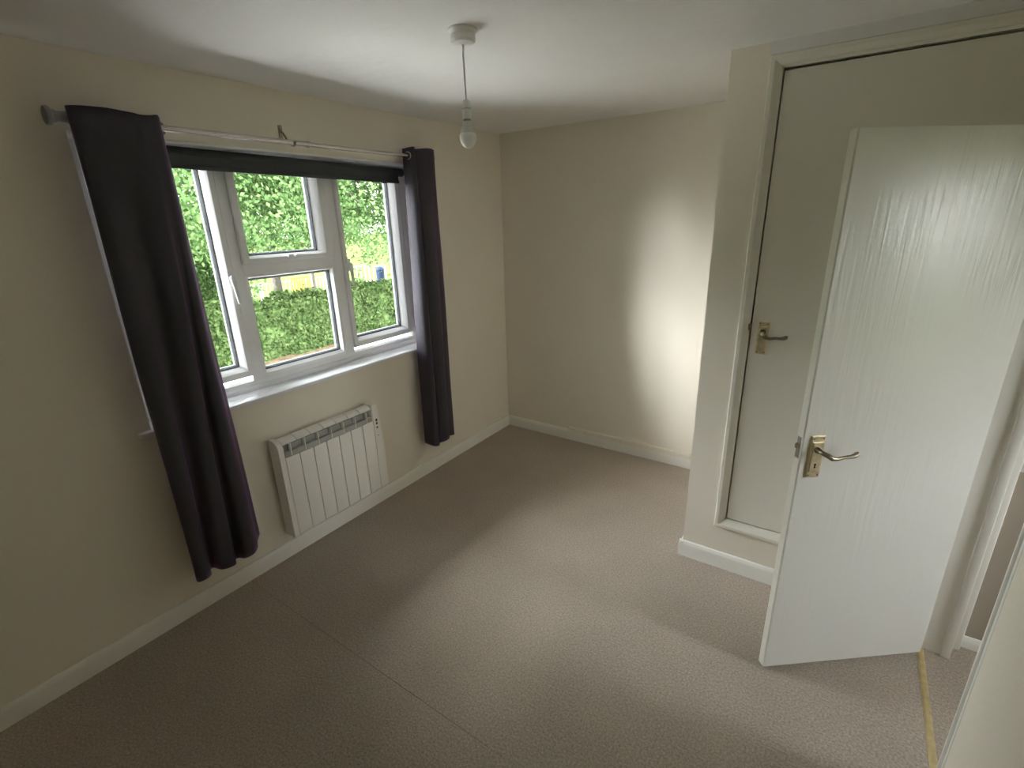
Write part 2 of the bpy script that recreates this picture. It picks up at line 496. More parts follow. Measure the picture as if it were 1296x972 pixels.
post = tag(empty('trim_2', (2.99, 2.12, 0)), 'white corner moulding and dado rail on the beige landing wall', 'moulding', kind='structure')
wbox('corner_moulding', 2.962, 3.010, 2.095, 2.150, 0, H, M['trim'], post, 0.006, (2.99, 2.12, 0))
wbox('dado_rail', 3.008, 4.28, 2.120, 2.150, 0.835, 0.912, M['trim'], post, 0.006, (2.99, 2.12, 0))

st = tag(empty('threshold_strip', (2.875, 1.68, 0)), 'narrow brass threshold strip across the doorway carpet', 'threshold strip')
b = BM()
poly_prism(b, [(-0.012, -0.004), (-0.012, 0.001), (-0.006, 0.0045), (0.006, 0.0045), (0.012, 0.001), (0.012, -0.004)],
           lambda a, c, d: (a, d, c), DY0 + 0.001 - 1.68, DY1 - 0.001 - 1.68)
link('bar', b, M['strip'], st)
for yy in (-0.28, 0.0, 0.28):
    b = BM(); lathe(b, [(0.004, 0.003), (0.0035, 0.0058), (0.001, 0.006)], (0, yy, 0), n=10)
    link('screw', b, M['brass'], st)

# ------------------------------------------------------------------ cupboard door in the box wall
cd = tag(empty('door_2', (CX0, YB, CZ0)), 'pale flush cupboard door set high in the box wall', 'cupboard door', kind='structure')
def cfn(a, c, d): return (a - CX0, -d, c - CZ0)
b = BM()   # moulded lining / architrave
ring(b, CX0 - 0.048, CX1 + 0.048, CZ0 - 0.048, CZ1 + 0.058,
     [(0, -0.01), (0, 0.010), (0.004, 0.014), (0.018, 0.015), (0.024, 0.012), (0.044, -0.010), (0.046, -0.012), (0.046, -0.06), (0.02, -0.06)], cfn)
link('architrave', b, M['cupboard'], cd, True, 25)
b = BM(); box(b, 0.004, CX1 - CX0 - 0.004, 0.012, 0.05, 0.003, CZ1 - CZ0 - 0.004 + 0.006, 0.002)
leaf2 = link('door_leaf', b, M['cupboard'], cd)
def lever_set(parent, org, ux, un, plate_w, z0, z1, a_mid, lever_len, m_plate, m_lever, keyhole=True, up=0.0):
    """org: face origin; ux: unit along face (away from edge); un: outward normal. a = distance along ux"""
    org, ux, un = Vector(org), Vector(ux), Vector(un)
    def P(a, z, d): return tuple(org + ux * a + un * d + Vector((0, 0, z)))
    hs = plate_w / 2
    b = BM()
    # plate with stepped, moulded ends
    def slab(a0, a1, c0, c1, d0, d1, cham):
        lo = [(a0, c0), (a1, c0), (a1, c1), (a0, c1)]
        hi = [(a0 + cham, c0 + cham), (a1 - cham, c0 + cham), (a1 - cham, c1 - cham), (a0 + cham, c1 - cham)]
        v0 = [b.verts.new(P(p, q, d0)) for p, q in lo]; vm = [b.verts.new(P(p, q, d1 - cham * 0.6)) for p, q in lo]; v1 = [b.verts.new(P(p, q, d1)) for p, q in hi]
        b.faces.new(v0[::-1]); b.faces.new(v1)
        for A, B in ((v0, vm), (vm, v1)):
            for k in range(4): b.faces.new((A[k], A[(k + 1) % 4], B[(k + 1) % 4], B[k]))
    slab(a_mid - hs, a_mid + hs, z0, z1, -0.001, 0.008, 0.003)
    slab(a_mid - hs + 0.006, a_mid + hs - 0.006, z0 + 0.022, z1 - 0.022, 0.007, 0.011, 0.002)
    hd = link('lever_handle', b, m_plate, parent)
    zl = z0 + (z1 - z0) * 0.68
    b = BM()
    tube(b, [P(a_mid, zl, 0.009), P(a_mid, zl, 0.018), P(a_mid, zl, 0.024)], [0.0125, 0.0115, 0.0085], 16)
    pts = [(0, 0, 0.020), (0, 0, 0.040), (0.010, -0.004, 0.050), (0.026, -0.014, 0.052), (0.045, -0.017, 0.052), (0.07, -0.0125, 0.052), (0.095, -0.012, 0.051), (0.112, -0.010, 0.049), (0.122, -0.006, 0.046), (0.128, -0.001, 0.043)]
    k = lever_len / 0.128
    tube(b, [P(a_mid + p * k, zl + q, d) for p, q, d in pts], [0.008, 0.0082, 0.0088, 0.0088, 0.0065, 0.0055, 0.0065, 0.0085, 0.0085, 0.004], 12)
    link('lever', b, m_lever, hd, True, 60)
    for zz in (z0 + 0.010, z1 - 0.010):
        for sgn in (-1, 1):
            b = BM(); tube(b, [P(a_mid + sgn * (hs - 0.008), zz, 0.006), P(a_mid + sgn * (hs - 0.008), zz, 0.0092)], 0.003, 8)
            link('screw', b, m_lever, hd)
    if keyhole:
        b = BM(); zk = z0 + (z1 - z0) * 0.30
        tube(b, [P(a_mid, zk + 0.004, 0.009), P(a_mid, zk + 0.004, 0.0116)], 0.0042, 12)
        lo = [(-0.002, 0.003), (0.002, 0.003), (0.0034, -0.009), (-0.0034, -0.009)]
        v0 = [b.verts.new(P(a_mid + p, zk + q, 0.009)) for p, q in lo]; v1 = [b.verts.new(P(a_mid + p, zk + q, 0.0115)) for p, q in lo]
        b.faces.new(v0[::-1]); b.faces.new(v1)
        for k2 in range(4): b.faces.new((v0[k2], v0[(k2 + 1) % 4], v1[(k2 + 1) % 4], v1[k2]))
        link('keyhole', b, M['black'], hd)
    return hd
lever_set(cd, (0.0, 0.012, 0.0), (1, 0, 0), (0, -1, 0), 0.046, 1.168 - CZ0, 1.316 - CZ0, 0.054, 0.100, M['brass'], M['brass_dark'], keyhole=False)
b = BM(); box(b, -0.006, 0.004, -0.004, 0.012, 1.275 - CZ0, 1.300 - CZ0, 0.002)
link('latch_keep', b, M['brass_dark'], cd)

# ------------------------------------------------------------------ the open white door
HX, HY = 2.8724, 1.9911
u = Vector((-0.77697, -0.62954, 0)).normalized()        # from hinge to free edge
n = Vector((0.62954, -0.77697, 0)).normalized()         # visible face normal
DW, DH, DT = 0.684, 1.981, 0.036
dr = tag(empty('door_1', (HX, HY, 0.0)), 'white gloss wood-grained door standing half open', 'door', kind='structure')
def df(a, z, d): return u * a + n * d + Vector((0, 0, z))
def dbox(bm, a0, a1, z0, z1, d0, d1, bev=0.0):
    vs = [bm.verts.new(df(a, z, d)) for a in (a0, a1) for d in (d0, d1) for z in (z0, z1)]
    fs = [bm.faces.new([vs[i] for i in q]) for q in [(0, 1, 3, 2), (4, 6, 7, 5), (0, 4, 5, 1), (2, 3, 7, 6), (0, 2, 6, 4), (1, 5, 7, 3)]]
    if bev: bmesh.ops.bevel(bm, geom=list({e for q in fs for e in q.edges}), offset=bev, segments=2, affect='EDGES')
b = BM(); dbox(b, 0.0, DW, 0.010, 0.010 + DH, -DT, 0.0, 0.0015)
link('door_leaf', b, M['door'], dr, True, 50)
b = BM(); dbox(b, DW - 0.001, DW + 0.0015, 0.010, 0.010 + DH, -DT + 0.003, -0.003, 0.0008)
link('lipping', b, M['cupboard'], dr)
lever_set(dr, df(0, 0, 0), u * -1, n, 0.050, 0.886, 1.045, -(DW - 0.049), 0.122, M['brass'], M['brass_dark'])
lever_set(dr, df(0, 0, -DT), u * -1, n * -1, 0.050, 0.886, 1.045, -(DW - 0.049), 0.122, M['brass'], M['brass_dark'])
b = BM(); dbox(b, DW - 0.001, DW + 0.0028, 0.955, 1.035, -DT + 0.009, -0.009)
lp = link('latch_plate', b, M['steel'], dr)
b = BM(); dbox(b, DW + 0.002, DW + 0.013, 0.992, 1.010, -DT + 0.012, -0.013, 0.002)
link('latch_bolt', b, M['brass_dark'], lp)
for zz in (0.20, 1.0, 1.78):
    b = BM(); tube(b, [df(-0.002, zz, -DT - 0.004), df(-0.002, zz + 0.075, -DT - 0.004)], 0.005, 10)
    link('hinge', b, M['steel'], dr)

# ------------------------------------------------------------------ window
wn = tag(empty('window_1', (-0.12, 1.31, OZ0)), 'white three-part casement window with a top-hung fanlight', 'window', kind='structure')
def wf(a, c, d): return (d + 0.12, a - 1.31, c - OZ0)      # d = world x
def wb(name, y0, y1, z0, z1, xa, xb_, m, parent=wn, bev=0.004):
    b = BM(); box(b, xa + 0.12, xb_ + 0.12, y0 - 1.31, y1 - 1.31, z0 - OZ0, z1 - OZ0, bev, 2)
    return link(name, b, m, parent, True, 50)
FX0, FX1 = -0.185, -0.120
b = BM()
ring(b, OY0, OY1, OZ0 + 0.0, OZ1 + 0.040, [(0, FX0), (0, FX1 - 0.004), (0.004, FX1), (0.050, FX1), (0.054, FX1 - 0.004), (0.062, FX1 - 0.010), (0.062, FX0)], wf)
fr = link('outer_frame', b, M['upvc'], wn, True, 30)
wb('frame_ledge', OY0, OY1, OZ0 - 0.001, OZ0 + 0.028, FX1 - 0.001, FX1 + 0.010, M['upvc'])
ML0, ML1, MR0, MR1 = 0.984, 1.046, 1.574, 1.636
wb('mullion', ML0, ML1, OZ0 + 0.05, OZ1 - 0.01, FX0, FX1 + 0.006, M['upvc'])
wb('mullion', MR0, MR1, OZ0 + 0.05, OZ1 - 0.01, FX0, FX1 + 0.006, M['upvc'])
TZ0, TZ1 = 1.540, 1.600
wb('transom', ML1 - 0.003, MR0 + 0.003, TZ0, TZ1, FX0, FX1 + 0.006, M['upvc'])

def sash(y0, y1, z0, z1, gy0, gy1, gz0, gz1, xf, nm):
    """sash with chamfered glazing bead; the opening (g*) is not concentric so use four mitred sides"""
    b = BM()
    prof = [(0.0, FX0 + 0.01), (0.0, xf - 0.005), (0.12, xf), (0.62, xf), (0.70, xf - 0.006), (1.0, -0.142), (1.0, FX0 + 0.01)]
    rows = []
    for t, d in prof:
        a0 = y0 + (gy0 - y0) * t; a1 = y1 + (gy1 - y1) * t; c0 = z0 + (gz0 - z0) * t; c1 = z1 + (gz1 - z1) * t
        rows.append([b.verts.new(wf(a, c, d)) for a, c in ((a0, c0), (a1, c0), (a1, c1), (a0, c1))])
    for i in range(len(rows)):
        r0, r1 = rows[i], rows[(i + 1) % len(rows)]
        for k in range(4): b.faces.new((r0[k], r0[(k + 1) % 4], r1[(k + 1) % 4], r1[k]))
    s = link(nm, b, M['upvc'], wn, True, 25)
    b = BM(); ring(b, gy0 - 0.001, gy1 + 0.001, gz0 - 0.001, gz1 + 0.001, [(0, -0.150), (0, -0.1415), (0.0045, -0.1425), (0.0045, -0.150)], wf)
    link('gasket', b, M['gasket'], s)
    b = BM(); ring(b, gy0 + 0.003, gy1 - 0.003, gz0 + 0.003, gz1 - 0.003, [(0, -0.170), (0, -0.151), (0.009, -0.156), (0.009, -0.170)], wf)
    link('spacer_bar', b, M['rail'], s)
    b = BM(); box(b, -0.165 + 0.12, -0.150 + 0.12, gy0 - 0.004 - 1.31, gy1 + 0.004 - 1.31, gz0 - 0.004 - OZ0, gz1 + 0.004 - OZ0)
    link('pane', b, M['glass'], s)
    return s
ZT = 2.096
sl_ = sash(0.530, ML0 + 0.004, 1.040, ZT, 0.582, 0.940, 1.091, ZT - 0.05, FX1 + 0.022, 'casement_sash')
sr_ = sash(MR1 - 0.004, 2.130, 1.040, ZT, 1.672, 2.064, 1.091, ZT - 0.05, FX1 + 0.022, 'casement_sash')
sf_ = sash(ML1 - 0.006, MR0 + 0.006, TZ1 - 0.004, ZT, 1.096, 1.495, 1.634, ZT - 0.05, FX1 + 0.022, 'fanlight_sash')
sc_ = sash(ML1 - 0.002, MR0 + 0.002, 1.006, TZ0 + 0.002, 1.069, 1.551, 1.043, 1.523, FX1 + 0.004, 'fixed_light')

def win_handle(y, z, dy, dz, length, parent, sgn=1):
    """base plate plus blade handle lying along (dy, dz)"""
    b = BM()
    x = FX1 + 0.022 + 0.12
    Y, Z = y - 1.31, z - OZ0
    if dz: box(b, x - 0.002, x + 0.010, Y - 0.013, Y + 0.013, Z - 0.035, Z + 0.035, 0.004)
    else: box(b, x - 0.002, x + 0.010, Y - 0.035, Y + 0.035, Z - 0.012, Z + 0.012, 0.004)
    h = link('handle_base', b, M['upvc'], parent, True, 50)
    b = BM()
    tube(b, [(x + 0.008, Y, Z), (x + 0.024, Y, Z)], 0.010, 12)
    pts = [(x + 0.026 + 0.010 * t, Y + dy * length * t, Z + dz * length * t) for t in (-0.10, 0.0, 0.15, 0.4, 0.7, 0.95, 1.0)]
    tube(b, pts, [0.006, 0.0125, 0.012, 0.0085, 0.0085, 0.0075, 0.003], 10)
    link('handle_blade', b, M['upvc'], h, True, 60)
win_handle(0.963, 1.540, 0.05, -1, 0.125, sl_)
win_handle(1.657, 1.540, -0.02, -1, 0.125, sr_)
win_handle(1.318, 1.617, 1, 0, 0.115, sf_)

sl2 = BM(); box(sl2, -0.125, 0.030, OY0 - 0.052, OY1 + 0.028, OZ0 - 0.016, OZ0 + 0.003, 0.005, 3)
# sill: the horns past the reveal sit on the wall face only
o = link('trim_3', sl2, M['sill'], None, True, 50)
tag(o, 'white painted window sill board under the casement window', 'window sill', kind='structure')

b = BM(); box(b, -0.118, 0.006, OY0 + 0.0, OY1 + 0.0, OZ1 - 0.006, OZ1 + 0.004, 0.003)
tag(link('trim_4', b, M['upvc'], None, True, 50), 'white lining board under the head of the window opening', 'lining board', kind='structure')
# ------------------------------------------------------------------ roller blind
bl = tag(empty('roller_blind', (-0.052, 1.31, 2.074)), 'charcoal roller blind rolled up inside the window head', 'roller blind')
bl.rotation_euler = (-0.012, 0, 0)
RB0, RB1 = 0.495 - 1.31, 2.118 - 1.31
b = BM(); lathe(b, [(0.004, RB0), (0.0215, RB0 + 0.001), (0.0235, RB0 + 0.004), (0.0235, RB1 - 0.004), (0.0215, RB1 - 0.001), (0.004, RB1)], axis='y', n=32)
link('fabric_roll', b, M['blind'], bl, True, 40)
b = BM(); box(b, 0.018, 0.0205, RB0 + 0.03, RB1 - 0.055, -0.062, -0.002)
ff = link('hanging_fabric', b, M['blind'], bl)
b = BM(); box(b, 0.0145, 0.0235, RB0 + 0.03, RB1 - 0.052, -0.066, -0.048, 0.003)
link('bottom_bar', b, M['blind'], ff)
for yy in (RB0 - 0.006, RB1 + 0.001):
    b = BM(); box(b, -0.022, 0.022, yy, yy + 0.005, -0.022, 0.0325, 0.001)
    link('bracket', b, M['plastic_white'], bl)
b = BM(); box(b, 0.016, 0.024, 1.925 - 1.31, 1.960 - 1.31, -0.071, -0.064, 0.001)
link('pull_tab', b, M['black'], bl)

# ------------------------------------------------------------------ curtain rod
RX, RZ = 0.092, 2.145
rd = tag(empty('curtain_rod', (RX, 1.31, RZ)), 'satin nickel telescopic curtain rod above the window', 'curtain rod')
b = BM(); tube(b, [(0, 0.405 - 1.31, 0), (0, 1.37 - 1.31, 0)], 0.0118, 16); link('rod_tube', b, M['rod'], rd, True, 60)
b = BM(); tube(b, [(0, 1.36 - 1.31, 0), (0, 2.262 - 1.31, 0)], 0.0102, 16); link('rod_tube', b, M['rod'], rd, True, 60)
b = BM(); lathe(b, [(0.0125, 1.362 - 1.31), (0.0145, 1.364 - 1.31), (0.0145, 1.374 - 1.31), (0.010, 1.377 - 1.31)], axis='y'); link('joint_collar', b, M['rod'], rd, True, 50)
for y0, s in ((0.415, -1), (2.250, 1)):
    b = BM(); y = y0 - 1.31
    pr = [(0.013, y + 0.045 * -s), (0.0175, y + 0.040 * -s), (0.0175, y + 0.0 * s), (0.020, y + 0.003 * s), (0.0205, y + 0.012 * s), (0.028, y + 0.017 * s), (0.0305, y + 0.024 * s), (0.028, y + 0.031 * s), (0.006, y + 0.034 * s)]
    if s > 0: pr = [(0.013, y - 0.02), (0.0165, y - 0.018), (0.0165, y), (0.006, y + 0.004)]
    lathe(b, pr, axis='y'); link('finial', b, M['grey_plastic'], rd, True, 40)
for yb_ in (0.56, 1.292, 2.205):
    y = yb_ - 1.31
    b = BM()
    lo = 0.0 if yb_ == 1.292 else -0.06
    box(b, -RX - 0.002, -RX + 0.004, y - 0.010, y + 0.010, 0.010 + lo, 0.085 + lo, 0.002)
    tube(b, [(-RX + 0.002, y, 0.058 + lo), (-RX + 0.02, y, 0.050 + lo), (-0.045, y, 0.012 + lo * 0.4), (-0.018, y, -0.010), (0, y, -0.0145), (0.014, y, -0.008), (0.017, y, 0.004)], 0.0038, 8)
    br = link('bracket', b, M['brass_dark'], rd, True, 60)
    b = BM(); tube(b, [(-RX + 0.003, y, 0.075 + lo), (-RX + 0.0065, y, 0.075 + lo)], 0.0035, 8); link('screw', b, M['steel'], br)

# ------------------------------------------------------------------ curtains
def catmull(pts, n):
    P = [np.array(p, float) for p in pts]
    P = [2 * P[0] - P[1]] + P + [2 * P[-1] - P[-2]]
    out = []
    m = len(P) - 3
    for i in range(n + 1):
        t = i / n * m
        k = min(int(t), m - 1)
        t -= k
        a, b_, c, d = P[k:k + 4]
        out.append(0.5 * ((2 * b_) + (c - a) * t + (2 * a - 5 * b_ + 4 * c - d) * t * t + (3 * b_ - a - 3 * c + d) * t ** 3))
    return np.array(out)

def curtain(name, label, top, bot, ztop, zbot, eyelets, seed, hem=0.010):
    """top / bot: plan outline of the cloth as (x, y) points; the cloth hangs between them"""
    r = np.random.default_rng(seed)
    ph = r.uniform(0, 6.28, 6)
    cy = top[len(top) // 2][1]
    root = tag(empty(name, (RX, cy, zbot)), label, 'curtain', 'dark curtains beside the window')
    nu, nv = 180, 56
    T, B_ = catmull(top, nu), catmull(bot, nu)
    bm = BM(); grid = []
    for j in range(nv + 1):
        t = j / nv
        e = t ** 0.85
        row = []
        for i in range(nu + 1):
            s_ = i / nu
            p = T[i] * (1 - e) + B_[i] * e
            x = p[0] + 0.004 * math.sin(11 * s_ + 5 * t + ph[0]) * math.sin(math.pi * t)
            y = p[1] + 0.004 * math.sin(7 * s_ + 6 * t + ph[1]) * math.sin(math.pi * t)
            z = ztop + (zbot - ztop) * t + t * hem * math.sin(9 * s_ + ph[2]) + (1 - t) * 0.004 * math.sin(14 * s_ + ph[3])
            row.append(bm.verts.new((x - RX, y - cy, z - zbot)))
        grid.append(row)
    for j in range(nv):
        for i in range(nu):
            bm.faces.new((grid[j][i], grid[j][i + 1], grid[j + 1][i + 1], grid[j + 1][i]))
    o = link('fabric', bm, M['curtain'], root, True, 180)
    md = o.modifiers.new('thickness', 'SOLIDIFY'); md.thickness = 0.003; md.offset = 0
    cz = RZ - zbot
    for ex, ey, ang in eyelets:
        b = BM()
        R, rr = 0.0205, 0.0040
        dirn = Vector((math.cos(ang), math.sin(ang), 0))
        nv_ = Vector((-dirn.y, dirn.x, 0))
        rings = []
        for q in range(20):
            a = 2 * math.pi * q / 20
            c = dirn * (R * math.cos(a)) + Vector((0, 0, R * math.sin(a)))
            e = c.normalized()
            rings.append([b.verts.new(Vector((ex - RX, ey - cy, cz)) + c + rr * (math.cos(2 * math.pi * p / 8) * e + math.sin(2 * math.pi * p / 8) * nv_)) for p in range(8)])
        for q in range(20):
            A, B = rings[q], rings[(q + 1) % 20]
            for p in range(8): b.faces.new((A[p], A[(p + 1) % 8], B[(p + 1) % 8], B[p]))
        link('eyelet', b, M['rod'], root, True, 60)
    return root
curtain('curtain', 'long dark curtain hanging beside the heater at the grey rod finial',
        [(.055, .462), (.090, .448), (.124, .440), (.134, .470), (.131, .510), (.134, .550), (.131, .590), (.133, .630), (.131, .650), (.132, .670), (.131, .690), (.128, .704), (.120, .714), (.108, .722), (.095, .729), (.080, .735), (.062, .742)],
        [(.040, .458), (.085, .440), (.135, .428), (.155, .450), (.150, .480), (.112, .494), (.108, .512), (.148, .528), (.160, .560), (.150, .592), (.112, .606), (.112, .624), (.148, .642), (.155, .680), (.130, .712), (.085, .738), (.040, .775)],
        2.180, 0.240, [(.092, .449, 0.0), (.092, .730, 2.2)], 3)
curtain('curtain', 'long dark purple curtain hanging between the window and the alcove corner',
        [(.058, 2.030), (.085, 2.036), (.112, 2.046), (.126, 2.060), (.114, 2.074), (.104, 2.084), (.118, 2.098), (.134, 2.124), (.138, 2.160), (.134, 2.200), (.120, 2.235), (.092, 2.262), (.066, 2.280), (.045, 2.292)],
        [(.055, 1.998), (.092, 2.000), (.128, 2.008), (.144, 2.030), (.140, 2.055), (.120, 2.070), (.138, 2.088), (.156, 2.118), (.150, 2.152), (.122, 2.172), (.128, 2.200), (.126, 2.232), (.090, 2.256), (.060, 2.285)],
        2.188, 0.268, [(.092, 2.038, 0.15), (.092, 2.262, 2.3)], 8)

# ------------------------------------------------------------------ electric panel heater
HY0, HY1, HZ0, HZ1 = 0.925, 1.605, 0.155, 0.722
HXB, HXF = 0.018, 0.104
ht = tag(empty('electric_heater', (HXB, (HY0 + HY1) / 2, HZ0)), 'white electric radiator with vertical panels below the window', 'heater')
hcy = (HY0 + HY1) / 2
def hprof(xf, top, rad=0.045, xb_=HXB, z0=HZ0):
    pts = [(xb_, z0), (xf - 0.004, z0), (xf, z0 + 0.005)]
    for k in range(9):
        a = k / 8 * math.pi / 2
        pts.append((xf - rad + rad * math.cos(a), top - rad + rad * math.sin(a)))
    pts.append((xb_, top))
    return pts
def hpart(name, prof, y0, y1, m, parent=ht, sm=True):
    b = BM(); poly_prism(b, [(x - HXB, z - HZ0) for x, z in prof], lambda a, c, d: (a, d, c), y0 - hcy, y1 - hcy)
    return link(name, b, m, parent, sm, 30)
hpart('end_panel', hprof(HXF, HZ1, 0.05), HY0, HY0 + 0.028, M['heater'])
hpart('body', hprof(HXF - 0.040, HZ1 - 0.040, 0.030), HY0 + 0.027, HY1 - 0.05, M['heater_grey'])
NP = 7
py0, py1 = HY0 + 0.030, HY1 - 0.068
pw = (py1 - py0) / NP
GZ0, GZ1 = HZ1 - 0.100, HZ1 - 0.036
for k in range(NP):                                  # fluted front panels and the curved top pieces
    a0, a1 = py0 + k * pw + 0.0020, py0 + (k + 1) * pw - 0.0020
    b = BM(); box(b, HXF - 0.016 - HXB, HXF - 0.002 - HXB, a0 - hcy, a1 - hcy, 0.004, GZ0 - HZ0, 0.0025)
    link('front_panel', b, M['heater'], ht, True, 50)
    pts = []
    for q in range(7):
        a = (0.38 + 0.62 * q / 6) * math.pi / 2
        pts.append((HXF - 0.002 - 0.048 + 0.048 * math.cos(a), HZ1 - 0.003 - 0.048 + 0.048 * math.sin(a)))
    pts += [(HXB + 0.022, HZ1 - 0.003), (HXB + 0.022, HZ1 - 0.014)]
    for q in range(6, -1, -1):
        a = (0.38 + 0.62 * q / 6) * math.pi / 2
        pts.append((HXF - 0.014 - 0.038 + 0.038 * math.cos(a), HZ1 - 0.014 - 0.038 + 0.038 * math.sin(a)))
    hpart('top_panel', pts, a0, a1, M['heater'])
# grille openings between front and top panels
b = BM()
for k in range(NP + 1):
    c = py0 + k * pw
    a0, a1 = max(c - pw / 2, py0) + 0.003, min(c + pw / 2, py1) - 0.003
    if a1 - a0 < 0.01: continue
    bb = BM(); box(bb, HXF - 0.044 - HXB, HXF - 0.037 - HXB, a0 - hcy, a1 - hcy, GZ0 - 0.010 - HZ0, GZ1 - 0.006 - HZ0, 0.001)
    gv = link('grille_slot', bb, M['heater_grey'], ht)
    bb = BM(); box(bb, HXF - 0.028 - HXB, HXF - 0.005 - HXB, a0 - hcy, a1 - hcy, GZ0 + 0.001 - HZ0, GZ0 + 0.030 - HZ0, 0.002)
    link('grille_lip', bb, M['heater_grey'], gv)
b.free()
for k in range(NP + 1):
    c = py0 + (k + 0.5) * pw
    if c > py1: continue
    bb = BM(); box(bb, HXF - 0.026 - HXB, HXF - 0.004 - HXB, c - 0.0025 - hcy, c + 0.0025 - hcy, GZ0 - HZ0, GZ1 + 0.008 - HZ0, 0.001)
    link('grille_rib', bb, M['heater'], ht)
# rear outlet slots on top
for k in range(NP):
    c = py0 + (k + 0.5) * pw
    bb = BM(); box(bb, 0.006, 0.018, c - pw * 0.36 - hcy, c + pw * 0.36 - hcy, HZ1 - 0.042 - HZ0, HZ1 - 0.034 - HZ0)
    link('top_slot', bb, M['heater_grey'], ht)
# control end with tapering outline
pr = []
cp0 = HY1 - 0.068
bb = BM()
outl = [(cp0 + 0.002, HZ0), (HY1, HZ0), (HY1 - 0.002, HZ0 + 0.28), (HY1 - 0.012, HZ0 + 0.40), (HY1 - 0.022, HZ0 + 0.50), (HY1 - 0.024, HZ1), (cp0 + 0.002, HZ1)]
poly_prism(bb, [(a - hcy, c - HZ0) for a, c in outl], lambda a, c, d: (d, a, c), 0.0, HXF - 0.006 - HXB)
bmesh.ops.bevel(bb, geom=list(bb.edges), offset=0.004, segments=2, affect='EDGES')
cp = link('control_panel', bb, M['heater'], ht, True, 40)
for zz, hh in ((0.612, 0.016), (0.592, 0.014), (0.566, 0.010)):
    bb = BM(); box(bb, HXF - 0.008 - HXB, HXF - 0.0045 - HXB, HY1 - 0.046 - hcy, HY1 - 0.034 - hcy, zz - HZ0, zz + hh - HZ0, 0.001)
    link('display', bb, M['black'], cp)
bb = BM(); box(bb, HXF - 0.008 - HXB, HXF - 0.0045 - HXB, HY1 - 0.044 - hcy, HY1 - 0.030 - hcy, 0.515 - HZ0, 0.520 - HZ0, 0.001)
link('button', bb, M['heater_grey'], cp)
for yy in (HY0 + 0.12, HY1 - 0.14):                   # wall brackets
    bb = BM(); box(bb, -HXB - 0.001, 0.002, yy - 0.02 - hcy, yy + 0.02 - hcy, 0.08, 0.5)
    link('wall_bracket', bb, M['heater_grey'], ht)

# ------------------------------------------------------------------ pendant light
PX, PY = 1.175, 1.266
pd = tag(empty('pendant_light', (PX, PY, H)), 'white ceiling rose with a bare frosted bulb on cord', 'pendant light')
b = BM(); lathe(b, [(0.049, 0.001), (0.049, -0.006), (0.043, -0.010), (0.040, -0.016), (0.042, -0.020), (0.0425, -0.034), (0.037, -0.041), (0.012, -0.043), (0.006, -0.046)], n=36)
link('ceiling_rose', b, M['plastic_white'], pd, True, 35)
b = BM(); tube(b, [(0, 0, -0.042), (-0.002, -0.001, -0.08), (-0.001, 0, -0.15), (0.001, 0, -0.216)], 0.0031, 10)
link('cord', b, M['cord'], pd, True, 60)
b = BM(); lathe(b, [(0.005, -0.210), (0.0115, -0.213), (0.0130, -0.218), (0.0130, -0.236), (0.0145, -0.237), (0.0145, -0.239), (0.0158, -0.240), (0.0158, -0.268), (0.013, -0.271)], n=28)
lh = link('lampholder', b, M['plastic_white'], pd, True, 30)
b = BM(); lathe(b, [(0.0150, -0.2365), (0.0163, -0.237), (0.0163, -0.240), (0.0150, -0.2405)], n=28)
link('shade_ring', b, M['heater_grey'], lh)
b = BM(); lathe(b, [(0.0125, -0.270), (0.0125, -0.279), (0.011, -0.280)], n=24)
link('bulb_cap', b, M['brass_dark'], pd, True, 40)
b = BM(); lathe(b, [(0.012, -0.277), (0.0150, -0.279), (0.0165, -0.290), (0.0205, -0.303), (0.0262, -0.316)], n=32)
link('bulb_neck', b, M['bulb_neck'], pd, True, 50)
pr = [(0.0262, -0.316)]
for k in range(1, 13):
    a = k / 12 * (math.pi * 0.5 + 0.42) - 0.42
    pr.append((max(0.001, 0.0298 * math.cos(a)), -0.3277 - 0.0375 * math.sin(a) * (1 if a > 0 else 0.7)))
b = BM(); lathe(b, pr, n=32)
link('bulb_dome', b, M['bulb'], pd, True, 60)

# ------------------------------------------------------------------ outside
GZ = -2.70
def quads_mesh(name, P, A, B, m, parent):
    """leaf diamonds: centre P, half axes A and B (n,3)"""
    k = len(P)
    V = np.empty((k, 4, 3))
    V[:, 0] = P - A; V[:, 1] = P + B; V[:, 2] = P + A; V[:, 3] = P - B
    me = bpy.data.meshes.new(name)
    me.vertices.add(k * 4)
    me.vertices.foreach_set('co', V.reshape(-1).astype(np.float32))
    me.loops.add(k * 4)
    me.loops.foreach_set('vertex_index', np.arange(k * 4, dtype=np.int32))
    me.polygons.add(k)
    me.polygons.foreach_set('loop_start', np.arange(0, k * 4, 4, dtype=np.int32))
    me.update(calc_edges=True)
    me.materials.append(m)
    o = bpy.data.objects.new(name, me)
    COL.objects.link(o)
    o.parent = parent
    o['kind'] = 'stuff'
    return o
def leaf_axes(N, size, spread=0.7):
    k = len(N)
    N = N + rng.normal(0, spread, (k, 3))
    N /= np.linalg.norm(N, axis=1)[:, None] + 1e-9
    R = rng.normal(0, 1, (k, 3))
    A = np.cross(N, R); A /= np.linalg.norm(A, axis=1)[:, None] + 1e-9
    B = np.cross(N, A)
    s = size * rng.uniform(0.6, 1.3, (k, 1))
    return A * s, B * s * 0.6

